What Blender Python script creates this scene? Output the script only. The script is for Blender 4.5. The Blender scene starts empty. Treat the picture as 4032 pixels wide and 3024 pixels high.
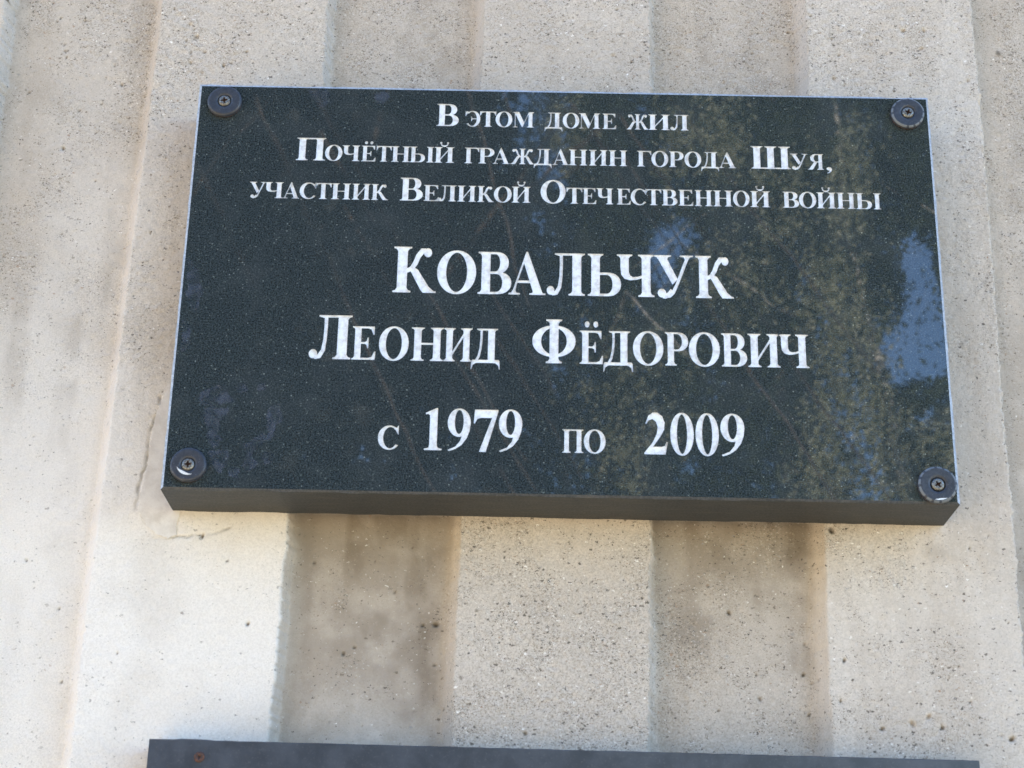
import bpy, bmesh, math, random
import numpy as np
from mathutils import Vector, Matrix, geometry
S = bpy.context.scene
COL = S.collection
MM = 0.001
# ================================================================ camera, sky, sun, exposure
# plaque frame: x right, y up along the wall, z out of the wall, in mm, origin at the lower left corner of the plaque face
def W(x, y, z=0.0): return Vector(((x - 200.0) * MM, -z * MM, y * MM + 2.0))
cam = bpy.data.cameras.new('camera'); co = bpy.data.objects.new('camera', cam); COL.objects.link(co)
def _v(a): return Vector((a[0], -a[2], a[1]))
_r, _d, _f = _v((0.99981432, 0.01880203, 0.00421909)), _v((0.01902951, -0.92894504, -0.36972827)), _v((-0.00303234, 0.36973991, -0.92913035))
M = Matrix.Identity(4)
for i in range(3):
    M[i][0] = _r[i]; M[i][1] = -_d[i]; M[i][2] = -_f[i]; M[i][3] = W(177.555, -272.012, 834.738)[i]
co.matrix_world = M
cam.sensor_width = 36; cam.lens = 6900 / 4032 * 36; cam.clip_start = .02; cam.clip_end = 4000
S.camera = co
cam.dof.use_dof = True; cam.dof.focus_distance = 1.04; cam.dof.aperture_fstop = 26      # phone focus a touch behind the plaque, 2.4 mm aperture
SUN = Vector((-.42, .62, .62)).normalized()          # behind the wall: the plaque hangs in open shade, the trees it mirrors are lit
world = bpy.data.worlds.new("World"); S.world = world; world.use_nodes = True
nt = world.node_tree; bg = nt.nodes['Background']
sky = nt.nodes.new('ShaderNodeTexSky'); sky.sky_type = 'NISHITA'; sky.sun_disc = False
sky.sun_elevation = math.asin(SUN.z); sky.sun_rotation = math.atan2(SUN.x, SUN.y)
sky.air_density = 1.0; sky.dust_density = 0.0; sky.ozone_density = 5.2
nt.links.new(sky.outputs[0], bg.inputs[0]); bg.inputs[1].default_value = 0.15
sl = bpy.data.lights.new('sun', 'SUN'); sl.energy = 4.0; sl.angle = math.radians(0.53); sl.color = (1.0, .90, .76)
so = bpy.data.objects.new('sun', sl); COL.objects.link(so); so.rotation_euler = SUN.to_track_quat('Z', 'Y').to_euler(); so.location = (-8, 12, 12)
S.view_settings.view_transform = 'Standard'; S.view_settings.look = 'None'; S.view_settings.gamma = 1.0
S.view_settings.exposure = 2.28
S.cycles.max_bounces = 8; S.cycles.diffuse_bounces = 4; S.cycles.glossy_bounces = 4; S.cycles.transmission_bounces = 4

# ================================================================ helpers
rng = np.random.default_rng(7)
def empty(name, loc=(0, 0, 0)):
    o = bpy.data.objects.new(name, None); COL.objects.link(o); o.location = loc; o.empty_display_size = .05; return o
def tag(o, label=None, cat=None, group=None, kind=None):
    for k, v in (('label', label), ('category', cat), ('group', group), ('kind', kind)):
        if v: o[k] = v
    return o
def mesh(name, vs, fs, mat, parent=None, smooth=False):
    me = bpy.data.meshes.new(name); me.from_pydata([tuple(v) for v in vs], [], fs)
    me.materials.append(mat)
    if smooth: me.shade_smooth()
    me.update()
    return link(name, me, parent)
def link(name, me, parent=None):
    o = bpy.data.objects.new(name, me); COL.objects.link(o)
    if parent:
        o.parent = parent
        m = parent.matrix_basis.copy(); p = parent
        while p.parent: m = p.parent.matrix_basis @ p.matrix_parent_inverse @ m; p = p.parent
        o.matrix_parent_inverse = m.inverted()
    return o
def np_mesh(name, V, F, mat, attrs=None, smooth=False):
    me = bpy.data.meshes.new(name); n = F.shape[1]
    me.vertices.add(len(V)); me.vertices.foreach_set('co', np.ascontiguousarray(V, dtype=np.float32).ravel())
    me.loops.add(F.size); me.loops.foreach_set('vertex_index', np.ascontiguousarray(F, dtype=np.int32).ravel())
    me.polygons.add(len(F)); me.polygons.foreach_set('loop_start', np.arange(0, F.size, n, dtype=np.int32))
    me.polygons.foreach_set('loop_total', np.full(len(F), n, dtype=np.int32))
    me.materials.append(mat); me.update(calc_edges=True)
    if smooth: me.shade_smooth()
    for k, a in (attrs or {}).items():
        at = me.attributes.new(k, 'FLOAT', 'POINT'); at.data.foreach_set('value', np.ascontiguousarray(a, dtype=np.float32).ravel())
    return me
class NT:
    """small node tree writer"""
    def __init__(s, name):
        s.m = bpy.data.materials.new(name); s.m.use_nodes = True; s.t = s.m.node_tree; s.b = s.t.nodes['Principled BSDF']; s.out = s.t.nodes['Material Output']
    def n(s, typ, **kw):
        nd = s.t.nodes.new('ShaderNode' + typ)
        for k, v in kw.items():
            if k.startswith('i_'):
                k = k[2:]; k = int(k) if k.isdigit() else k.replace('_', ' ')
                if isinstance(v, bpy.types.NodeSocket): s.t.links.new(v, nd.inputs[k])
                else: nd.inputs[k].default_value = v
            else: setattr(nd, k, v)
        return nd
    def set(s, **kw):
        for k, v in kw.items():
            k = k.replace('_', ' ')
            if isinstance(v, bpy.types.NodeSocket): s.t.links.new(v, s.b.inputs[k])
            else: s.b.inputs[k].default_value = v
    def math(s, op, a, b=0.0, c=0.0, clamp=False):
        return s.n('Math', operation=op, use_clamp=clamp, i_0=a, i_1=b, i_2=c).outputs[0]
    def mix(s, f, a, b, mode='MIX'):
        nd = s.n('Mix', data_type='RGBA', blend_type=mode); 
        for k, v in ((0, f), (6, a), (7, b)):
            if isinstance(v, bpy.types.NodeSocket): s.t.links.new(v, nd.inputs[k])
            else: nd.inputs[k].default_value = v if k == 0 else (*v, 1)[:4]
        return nd.outputs[2]
    def ramp(s, f, lo, hi, a=0.0, b=1.0):
        return s.n('MapRange', interpolation_type='SMOOTHSTEP', i_0=f, i_1=lo, i_2=hi, i_3=a, i_4=b).outputs[0]
    def pos(s, scale=1000.0):
        g = s.n('NewGeometry').outputs['Position']
        return s.n('VectorMath', operation='SCALE', i_0=g, i_Scale=scale).outputs[0]
    def noise(s, vec, scale, detail=2, rough=.5):
        return s.n('TexNoise', i_Vector=vec, i_Scale=scale, i_Detail=detail, i_Roughness=rough)
    def bump(s, h, strength, dist):
        return s.n('Bump', i_Height=h, i_Strength=strength, i_Distance=dist).outputs[0]
    def attr(s, name): return s.n('Attribute', attribute_name=name).outputs['Fac']

# ================================================================ materials
def mat_concrete():
    m = NT('cast concrete'); p = m.pos()                                     # positions in mm
    agg, dirt_shade, pale, pit, warm = (m.attr(k) for k in ('agg', 'dirt_shade', 'pale', 'pit', 'warm'))
    n1 = m.noise(p, .02, 4, .6).outputs[0]; n2 = m.noise(p, .25, 5, .65).outputs[0]; n3 = m.noise(p, 1.1, 2, .6).outputs[0]
    c = m.mix(m.ramp(n1, .35, .65), (.56, .50, .43), (.61, .55, .475))
    c = m.mix(m.ramp(n2, .3, .75), c, (.50, .445, .38)); 
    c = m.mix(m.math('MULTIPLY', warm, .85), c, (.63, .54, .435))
    c = m.mix(pale, c, (.79, .75, .69))
    c = m.mix(dirt_shade, c, (.225, .185, .14))
    sand = m.ramp(n3, .32, .72); n4 = m.noise(p, .75, 3, .75).outputs[0]
    c = m.mix(m.math('MULTIPLY', sand, m.math('MULTIPLY_ADD', agg, .45, .16)), c, (.27, .235, .19))
    c = m.mix(m.math('MULTIPLY', m.ramp(n4, .55, .75), m.math('MULTIPLY_ADD', agg, .5, .12)), c, (.72, .66, .58))
    # grains of aggregate showing at the surface: three sizes, light, dark and rusty ones
    wob = m.n('VectorMath', operation='SUBTRACT', i_0=m.noise(p, .7, 3, .7).outputs['Color'], i_1=(.5, .5, .5)).outputs[0]
    pw = m.n('VectorMath', operation='MULTIPLY_ADD', i_0=wob, i_1=(3.4, 3.4, 3.4), i_2=m.n('VectorMath', operation='MULTIPLY', i_0=p, i_1=(.85, 1, 1.2)).outputs[0]).outputs[0]
    clump = m.ramp(m.noise(p, .055, 3, .6).outputs[0], .40, .62, .25, 1.25)
    for sc, w, amt, lo in ((.42, .36, .9, .30), (.8, .40, 1.0, .34), (1.4, .45, .9, .38)):
        v = m.n('TexVoronoi', i_Vector=pw, i_Scale=sc, i_Randomness=1.0)
        sep = m.n('SeparateColor', i_0=v.outputs['Color'])
        r, g, b = sep.outputs[0], sep.outputs[1], sep.outputs[2]
        size = m.math('MULTIPLY', m.math('MULTIPLY_ADD', b, .6, .4), w)
        inside = m.ramp(m.math('SUBTRACT', size, v.outputs['Distance']), -.04, .10)
        pick = m.ramp(m.math('SUBTRACT', m.math('MULTIPLY', m.math('MULTIPLY_ADD', agg, .85, .045), clump), r), -.01, .01)
        tone = m.n('ValToRGB', i_0=g); el = tone.color_ramp.elements; tone.color_ramp.interpolation = 'CONSTANT'
        el[0].position = 0; el[0].color = (.08, .07, .06, 1); el[1].position = .28; el[1].color = (.16, .135, .105, 1)
        for ps, cc in ((.48, (.25, .22, .18)), (.64, (.34, .24, .17)), (.69, (.33, .32, .30)), (.76, (.56, .53, .48)), (.90, (.74, .71, .66)), (.975, (.88, .86, .82))):
            e = el.new(ps); e.color = (*cc, 1)
        c = m.mix(m.math('MULTIPLY', m.math('MULTIPLY', inside, pick), m.math('MULTIPLY_ADD', pale, -.45, amt)), c, tone.outputs[0])
    c = m.mix(m.math('MULTIPLY', pit, 1.0, clamp=True), c, (.10, .082, .06))
    m.set(Base_Color=c, Roughness=.92, Specular_IOR_Level=.25)
    h = m.math('ADD', m.math('MULTIPLY', n2, .8), m.math('MULTIPLY', n3, .35))
    m.set(Normal=m.bump(h, .55, .0012))
    return m.m
def mat_granite():
    m = NT('polished black granite'); p = m.pos()
    n = m.noise(p, 1.25, 3, .7).outputs[0]; big = m.noise(p, .012, 3, .5).outputs[0]
    c = m.mix(m.ramp(n, .40, .68), (.013, .019, .022), (.050, .068, .077))
    for sc, th, col in ((.95, .06, (.17, .20, .20)), (1.3, .30, (.070, .090, .092)), (.8, .13, (.085, .105, .105))):
        v = m.n('TexVoronoi', i_Vector=m.n('VectorMath', operation='ADD', i_0=p, i_1=(sc*913, sc*77, 0)).outputs[0], i_Scale=sc)
        sep = m.n('SeparateColor', i_0=v.outputs['Color'])
        ins = m.ramp(m.math('SUBTRACT', m.math('MULTIPLY', sep.outputs[2], .42), v.outputs['Distance']), -.05, .12)
        pk = m.ramp(m.math('SUBTRACT', th, sep.outputs[0]), -.01, .01)
        c = m.mix(m.math('MULTIPLY', ins, pk), c, col)
    # dull film of dust and dried rain, thicker towards the left edge
    dust = m.ramp(m.noise(p, .03, 5, .62).outputs[0], .46, .72)
    c = m.mix(m.math('MULTIPLY_ADD', dust, .035, .010), c, (.34, .37, .40))
    rough = m.ramp(m.noise(p, .35, 3, .6).outputs[0], .3, .8, .006, .018)
    m.set(Base_Color=c, Roughness=rough, IOR=1.70, Specular_IOR_Level=.5)
    m.set(Normal=m.bump(m.noise(p, .03, 1, .5).outputs[0], .06, .0006))
    return m.m
def mat_granite_sawn():
    m = NT('sawn granite edge'); p = m.pos()
    n = m.noise(p, .8, 4, .7).outputs[0]; s = m.noise(m.n('VectorMath', operation='MULTIPLY', i_0=p, i_1=(.3, 3, 1)).outputs[0], .15, 3, .6).outputs[0]
    c = m.mix(m.ramp(n, .35, .7), (.022, .026, .029), (.060, .064, .066)); c = m.mix(m.ramp(s, .45, .75, 0, .5), c, (.085, .078, .066))
    m.set(Base_Color=c, Roughness=.6, Normal=m.bump(n, .3, .0003)); return m.m
def mat_arris():
    m = NT('ground granite arris'); p = m.pos(); n = m.noise(p, .7, 4, .7).outputs[0]
    m.set(Base_Color=m.mix(m.ramp(n, .3, .7), (.22, .25, .29), (.44, .49, .56)), Roughness=.3, IOR=1.6); return m.m  # ground stone, with the blue sky sheen put into its pale colour
def mat_paint():
    m = NT('white enamel in the engraving'); p = m.pos(); n = m.noise(p, .35, 4, .7).outputs[0]; f = m.noise(p, 2.2, 2, .6).outputs[0]
    c = m.mix(m.ramp(n, .40, .70), (.78, .83, .89), (.56, .58, .61)); c = m.mix(m.ramp(f, .58, .75, 0, .5), c, (.36, .37, .39))
    m.set(Base_Color=c, Roughness=.55, Normal=m.bump(f, .3, .0002)); return m.m
def mat_rubber():
    m = NT('dark cap washer'); p = m.pos(); n = m.noise(p, .6, 4, .7).outputs[0]
    c = m.mix(m.ramp(n, .35, .7), (.022, .027, .038), (.042, .048, .062)); c = m.mix(m.ramp(m.noise(p, 1.4, 3, .6).outputs[0], .66, .72, 0, .8), c, (.30, .32, .34))
    m.set(Base_Color=c, Roughness=.42, Normal=m.bump(n, .25, .0004)); return m.m
def mat_rust():
    m = NT('rusty washer rim'); p = m.pos(); n = m.noise(p, .8, 4, .7).outputs[0]
    m.set(Base_Color=m.mix(m.ramp(n, .35, .65), (.035, .028, .028), (.13, .055, .035)), Roughness=.85); return m.m
def mat_steel():
    m = NT('weathered zinc screw'); p = m.pos(); n = m.noise(p, 1.2, 4, .7).outputs[0]
    m.set(Base_Color=m.mix(m.ramp(n, .35, .65), (.30, .32, .31), (.11, .085, .065)), Roughness=m.ramp(n, .3, .7, .28, .6), Metallic=.75, Normal=m.bump(n, .4, .0004)); return m.m
def mat_recess():
    m = NT('rust inside the screw recess'); m.set(Base_Color=(.045, .022, .014, 1), Roughness=.9); return m.m
def mat_plate():
    m = NT('matt slate grey plate'); p = m.pos()
    n = m.noise(p, .06, 5, .65).outputs[0]; f = m.noise(p, .8, 3, .6).outputs[0]
    c = m.mix(m.ramp(n, .35, .68), (.028, .036, .050), (.052, .063, .083)); c = m.mix(m.ramp(f, .56, .72, 0, .45), c, (.10, .11, .12))
    m.set(Base_Color=c, Roughness=.34, IOR=1.6, Normal=m.bump(f, .2, .0004)); return m.m
def mat_residue():
    m = NT('dried glue film'); p = m.pos(); n = m.noise(p, .16, 4, .6).outputs[0]
    m.set(Base_Color=(.085, .105, .15, 1), Roughness=.5)
    tr = m.n('BsdfTransparent'); mx = m.n('MixShader', i_0=m.ramp(n, .36, .66, .02, .42)); m.t.links.new(tr.outputs[0], mx.inputs[1]); m.t.links.new(m.b.outputs[0], mx.inputs[2])
    m.t.links.new(mx.outputs[0], m.out.inputs[0]); return m.m
def mat_mortar():
    m = NT('smoothed white mortar'); p = m.pos(); n = m.noise(p, .12, 5, .65).outputs[0]; f = m.noise(p, .9, 3, .6).outputs[0]
    c = m.mix(m.ramp(n, .35, .7), (.72, .69, .64), (.60, .56, .51)); c = m.mix(m.ramp(f, .62, .75, 0, .5), c, (.42, .38, .33))
    m.set(Base_Color=c, Roughness=.9, Normal=m.bump(n, .4, .001)); return m.m
def mat_leaf(name, a, b, trans):
    m = NT(name); oi = m.n('NewGeometry').outputs['Random Per Island']
    c = m.mix(oi, a, b); m.set(Base_Color=c, Roughness=.55, Specular_IOR_Level=.3)
    tl = m.n('BsdfTranslucent'); m.t.links.new(m.mix(.5, c, trans), tl.inputs[0])
    mx = m.n('MixShader', i_0=.5); m.t.links.new(m.b.outputs[0], mx.inputs[1]); m.t.links.new(tl.outputs[0], mx.inputs[2]); m.t.links.new(mx.outputs[0], m.out.inputs[0])
    return m.m
def mat_bark(name, a, b):
    m = NT(name); p = m.pos(1.0); n = m.noise(m.n('VectorMath', operation='MULTIPLY', i_0=p, i_1=(1, 1, 5)).outputs[0], 2.5, 4, .6).outputs[0]
    m.set(Base_Color=m.mix(m.ramp(n, .45, .6), a, b), Roughness=.85, Normal=m.bump(n, .5, .02)); return m.m
def mat_ground():
    m = NT('dry grass and trodden sand'); p = m.pos(1.0); n = m.noise(p, .35, 6, .65).outputs[0]; f = m.noise(p, 9, 4, .6).outputs[0]
    c = m.mix(m.ramp(n, .42, .58), (.50, .37, .20), (.30, .24, .11)); c = m.mix(m.ramp(f, .4, .7, 0, .4), c, (.12, .10, .06))
    m.set(Base_Color=c, Roughness=.95, Normal=m.bump(f, .5, .03)); return m.m
def mat_path():
    m = NT('pale paving'); p = m.pos(1.0); n = m.noise(p, 1.2, 6, .65).outputs[0]
    m.set(Base_Color=m.mix(m.ramp(n, .35, .65), (.52, .40, .25), (.62, .49, .31)), Roughness=.9, Normal=m.bump(n, .4, .01)); return m.m
CONC, GRAN, SAWN, ARRIS, PAINT, RUBBER, RUST, STEEL, RECESS, PLATE = mat_concrete(), mat_granite(), mat_granite_sawn(), mat_arris(), mat_paint(), mat_rubber(), mat_rust(), mat_steel(), mat_recess(), mat_plate()
# ---------------------------------------------------------------- lettering: outlines drawn by hand, cap height = 1
# a glyph is a list of components (outer outline, [inner outlines cut from that component])
SW, TH = 0.245, 0.06          # thick stem, thin stroke
def G_bez(p0, p1, p2, p3, n=8):
    r = []
    for i in range(1, n + 1):
        t = i / n; s = 1 - t
        r.append((s**3*p0[0]+3*s*s*t*p1[0]+3*s*t*t*p2[0]+t**3*p3[0], s**3*p0[1]+3*s*s*t*p1[1]+3*s*t*t*p2[1]+t**3*p3[1]))
    return r
def G_ell(cx, cy, rx, ry, a0=0, a1=360, n=30, p=2.0):
    r = []
    for i in range(n + (0 if abs(a1 - a0) >= 360 else 1)):
        a = math.radians(a0 + (a1 - a0) * i / n); c, s = math.cos(a), math.sin(a)
        r.append((cx + rx * math.copysign(abs(c)**(2/p), c), cy + ry * math.copysign(abs(s)**(2/p), s)))
    return r
def G_stroke(pts, ws):
    L, R = [], []
    for i, (x, y) in enumerate(pts):
        a = pts[max(0, i-1)]; b = pts[min(len(pts)-1, i+1)]
        dx, dy = b[0]-a[0], b[1]-a[1]; d = math.hypot(dx, dy) or 1
        w = ws[i] / 2 if isinstance(ws, (list, tuple)) else ws / 2
        L.append((x - dy/d*w, y + dx/d*w)); R.append((x + dy/d*w, y - dx/d*w))
    return L + R[::-1]
def C(o, *inner): return (o, list(inner))
def stem(a, b, y0=0., y1=1., foot=(1, 1), top=(1, 1), e=0.10):
    """upright stroke with thin bracketed serifs"""
    t = 0.042; k = 0.10
    p = []
    if foot[0]: p += [(a, y0+k), (a-e*.35, y0+t+.012), (a-e, y0+t*.8), (a-e, y0)]
    else: p += [(a, y0)]
    if foot[1]: p += [(b+e, y0), (b+e, y0+t*.8), (b+e*.35, y0+t+.012), (b, y0+k)]
    else: p += [(b, y0)]
    if top[1]: p += [(b, y1-k), (b+e*.35, y1-t-.012), (b+e, y1-t*.8), (b+e, y1)]
    else: p += [(b, y1)]
    if top[0]: p += [(a-e, y1), (a-e, y1-t*.8), (a-e*.35, y1-t-.012), (a, y1-k)]
    else: p += [(a, y1)]
    return C(p)
def rect(x0, y0, x1, y1): return C([(x0, y0), (x1, y0), (x1, y1), (x0, y1)])
def bowl(x0, xf, xm, y0, y1, thick, thin, sx):
    """D shaped bowl standing on a stem that ends at sx"""
    m = (y0+y1)/2; r = (y1-y0)/2
    o = [(x0, y0)] + G_ell(xf, m, xm-xf, r, -90, 90, 16, 2.15) + [(x0, y1)]
    i = [(sx, y0+thin)] + G_ell(xf-.03, m, xm-xf-thick+.03, r-thin, -90, 90, 14, 2.1) + [(sx, y1-thin)]
    return C(o, i)
def arm(x0, x1, y0, y1, up, d=.20, w=.085):
    """thin horizontal arm whose end carries a triangular serif (up=+1 upward, -1 downward)"""
    if up > 0: return C([(x0, y0), (x1, y0), (x1+.02, y0+d+.05), (x1-.03, y0+d+.05), (x1-w-.04, y1+.03), (x1-w-.16, y1), (x0, y1)])
    return C([(x0, y1), (x1, y1), (x1+.005, y1-d-.05), (x1-.04, y1-d-.05), (x1-w-.04, y0-.03), (x1-w-.16, y0), (x0, y0)])
def ball(x, y, r=.085): return C(G_ell(x, y, r, r, n=18))
def flip(g, w): return [([(w-x, y) for x, y in o][::-1], [[(w-x, y) for x, y in i][::-1] for i in ii]) for o, ii in g]
def shift(g, dx, dy=0): return [([(x+dx, y+dy) for x, y in o], [[(x+dx, y+dy) for x, y in i] for i in ii]) for o, ii in g]
def ring(cx, rx, thick, thin, y0=-.02, y1=1.02):
    m = (y0+y1)/2; r = (y1-y0)/2
    return C(G_ell(cx, m, rx, r, n=40, p=2.05), G_ell(cx, m, rx-thick, r-thin, n=34, p=1.95))
def diag(x0, x1, y0, y1, w):
    """slanted stroke of horizontal width w from (x0,y0) up to (x1,y1), x at its centre"""
    return C([(x0-w/2, y0), (x0+w/2, y0), (x1+w/2, y1), (x1-w/2, y1)])
def serif(x0, x1, y, up=True):
    t = .042
    if up: return C([(x0, y), (x1, y), (x1, y+t*.8), ((x0+x1)/2+.06, y+t+.02), ((x0+x1)/2-.06, y+t+.02), (x0, y+t*.8)])
    return C([(x0, y-t*.8), ((x0+x1)/2-.06, y-t-.02), ((x0+x1)/2+.06, y-t-.02), (x1, y-t*.8), (x1, y), (x0, y)])
def g_ess():
    o = G_ell(.52, .5, .50, .52, 42, 322, 34, 2.05); i = G_ell(.56, .5, .31, .455, 322, 48, 30, 1.95)
    return [C(o + i), C([(.80, .80), (.90, .64), (.925, .64), (.925, 1.02), (.895, 1.02), (.84, .93), (.72, .955)])]
def g_en(w=1.12): return [stem(.11, .11+SW), stem(w-.11-SW, w-.11), rect(.3, .48, w-.3, .54)]
def g_i(w=1.12):
    return [stem(.11, .11+SW), stem(w-.11-SW, w-.11), C([(.11+SW-.02, .16), (.11+SW-.02, .27), (w-.11-SW+.02, .86), (w-.11-SW+.02, .75)])]
def g_soft(x=0):
    return shift([stem(.11, .11+SW, foot=(1, 0)), bowl(.11, .58, .96, 0, .56, SW, TH, .11+SW)], x)
def g_ka():
    up = [(.34, .47), (.46, .52), (.55, .64), (.62, .80), (.72, .915), (.80, .915)]
    return [stem(.11, .11+SW), C(G_stroke(up, [.09, .11, .12, .125, .13, .11])), ball(.855, .875, .10),
            C([(.35, .50), (.50, .56), (.62, .50), (.90, .13), (1.02, .042), (1.08, .035), (1.08, 0), (.76, 0), (.70, .06), (.44, .46)])]
def g_zhe():
    w = 1.36; c = w/2; r = shift(g_ka()[1:], .455)
    l = flip(r, w)
    return [stem(c-SW/2+.01, c+SW/2-.01)] + r + l
def g_el(w=1.06, base=True):
    s0 = w-.11-SW
    leg = [(.40, .97), (.405, .75), (.395, .45), (.36, .20), (.27, .06), (.18, .045), (.12, .06)]
    return [stem(s0, s0+SW, top=(0, 1)), rect(.36, .945, s0+.05, 1.0), C([(.22, 1.0), (.22, .965), (.36, .93), (.44, .945), (.44, 1.0)]),
            C(G_stroke(leg, [.09, .085, .085, .10, .11, .10, .08])), ball(.115, .115, .105)]
def g_de(w=1.04):
    s0 = .60
    leg = [(.36, .97), (.365, .70), (.34, .42), (.28, .18), (.20, .05)]
    foot = [(.04, -.20), (.06, -.10), (.12, 0), (.21, .062), (w-.21, .062), (w-.12, 0), (w-.06, -.10), (w-.04, -.20), (w-.005, -.20), (w-.0, .07), (.0, .07), (.005, -.20)]
    foot = [(.0, -.22), (.035, -.22), (.07, -.10), (.17, -.035), (.24, -.03), (w-.24, -.03), (w-.17, -.035), (w-.07, -.10), (w-.035, -.22), (w, -.22), (w-.02, .03), (w-.06, .065), (.06, .065), (.02, .03)]
    return [C([(s0, 0.02), (s0+SW, .02), (s0+SW, .90), (s0+SW+.035, .95), (s0+SW+.10, .965), (s0+SW+.10, 1), (s0, 1)]), rect(.32, .945, s0+.05, 1.0),
            C([(.20, 1.0), (.20, .965), (.32, .93), (.40, .945), (.40, 1.0)]), C(G_stroke(leg, [.085, .08, .08, .085, .09])), C(foot)]
def g_e():
    return [stem(.11, .11+SW, foot=(1, 0), top=(1, 0)), arm(.2, .86, .94, 1.0, -1), arm(.2, .91, 0, .06, 1), rect(.3, .475, .62, .53),
            C([(.60, .34), (.645, .34), (.645, .665), (.60, .665), (.565, .56), (.50, .53), (.50, .475), (.565, .445)])]
def dots(g, w): return g + [ball(w/2-.16, 1.19, .095), ball(w/2+.18, 1.19, .095)]
def breve(g, w):
    c = w/2
    return g + [C(G_stroke([(c-.20, 1.26), (c-.17, 1.14), (c-.08, 1.075), (c, 1.065), (c+.08, 1.075), (c+.17, 1.14), (c+.20, 1.26)], [.05, .07, .10, .11, .10, .07, .05])),
                ball(c-.19, 1.27, .06), ball(c+.19, 1.27, .06)]
def g_che(w=1.06):
    s0 = w-.11-SW
    return [stem(s0, s0+SW), stem(.11, .11+SW-.01, .66, 1.0, foot=(0, 0)),
            C([(.11, .68), (.13, .52), (.22, .42), (.38, .385), (.56, .40), (s0+.05, .45), (s0+.05, .52), (.60, .475), (.46, .465), (.38, .50), (.345, .58), (.345, .68)])]
def g_a():
    return [C([(.50, 1.02), (.545, 1.02), (.96, .09), (.99, .042), (1.07, .035), (1.07, 0), (.60, 0), (.60, .035), (.69, .045), (.70, .08), (.44, .74), (.235, .24), (.20, .10), (.23, .045), (.33, .035), (.33, 0), (.0, 0), (.0, .035), (.08, .05), (.13, .12)]),
            rect(.25, .275, .66, .335)]
def g_u():
    return [C([(.0, 1), (.0, .965), (.07, .95), (.12, .89), (.47, .30), (.60, .43), (.345, .90), (.36, .95), (.44, .965), (.44, 1)]),
            C([(.66, 1), (.66, .965), (.76, .95), (.79, .90), (.55, .33), (.45, .14), (.36, .045), (.25, .02), (.20, .0), (.30, -.02), (.42, .0), (.52, .09), (.60, .25), (.87, .88), (.92, .955), (1.0, .965), (1.0, 1)]),
            C(G_stroke([(.46, .17), (.38, .065), (.28, .025), (.22, .03)], [.10, .12, .12, .10])), ball(.20, .10, .105)]
def g_ya():
    R = [stem(.11, .11+SW), bowl(.11, .52, .92, .47, 1.0, SW, .055, .11+SW),
         C([(.40, .49), (.64, .52), (.97, .10), (1.06, .042), (1.12, .035), (1.12, 0), (.80, 0), (.72, .06), (.46, .46)])]
    return flip(R, 1.12)
def g_nine(cx=.40):
    o = G_ell(cx, .675, .38, .345, n=34); i = G_ell(cx+.0, .69, .145, .29, n=26)
    tail = [(.05, .0), (.09, -.015), (.30, .04), (.50, .14), (.66, .30), (.75, .48), (.78, .66), (.70, .80), (.545, .66), (.535, .46), (.45, .24), (.30, .10), (.05, .02)]
    return [C(o, i), C(tail)]
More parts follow.
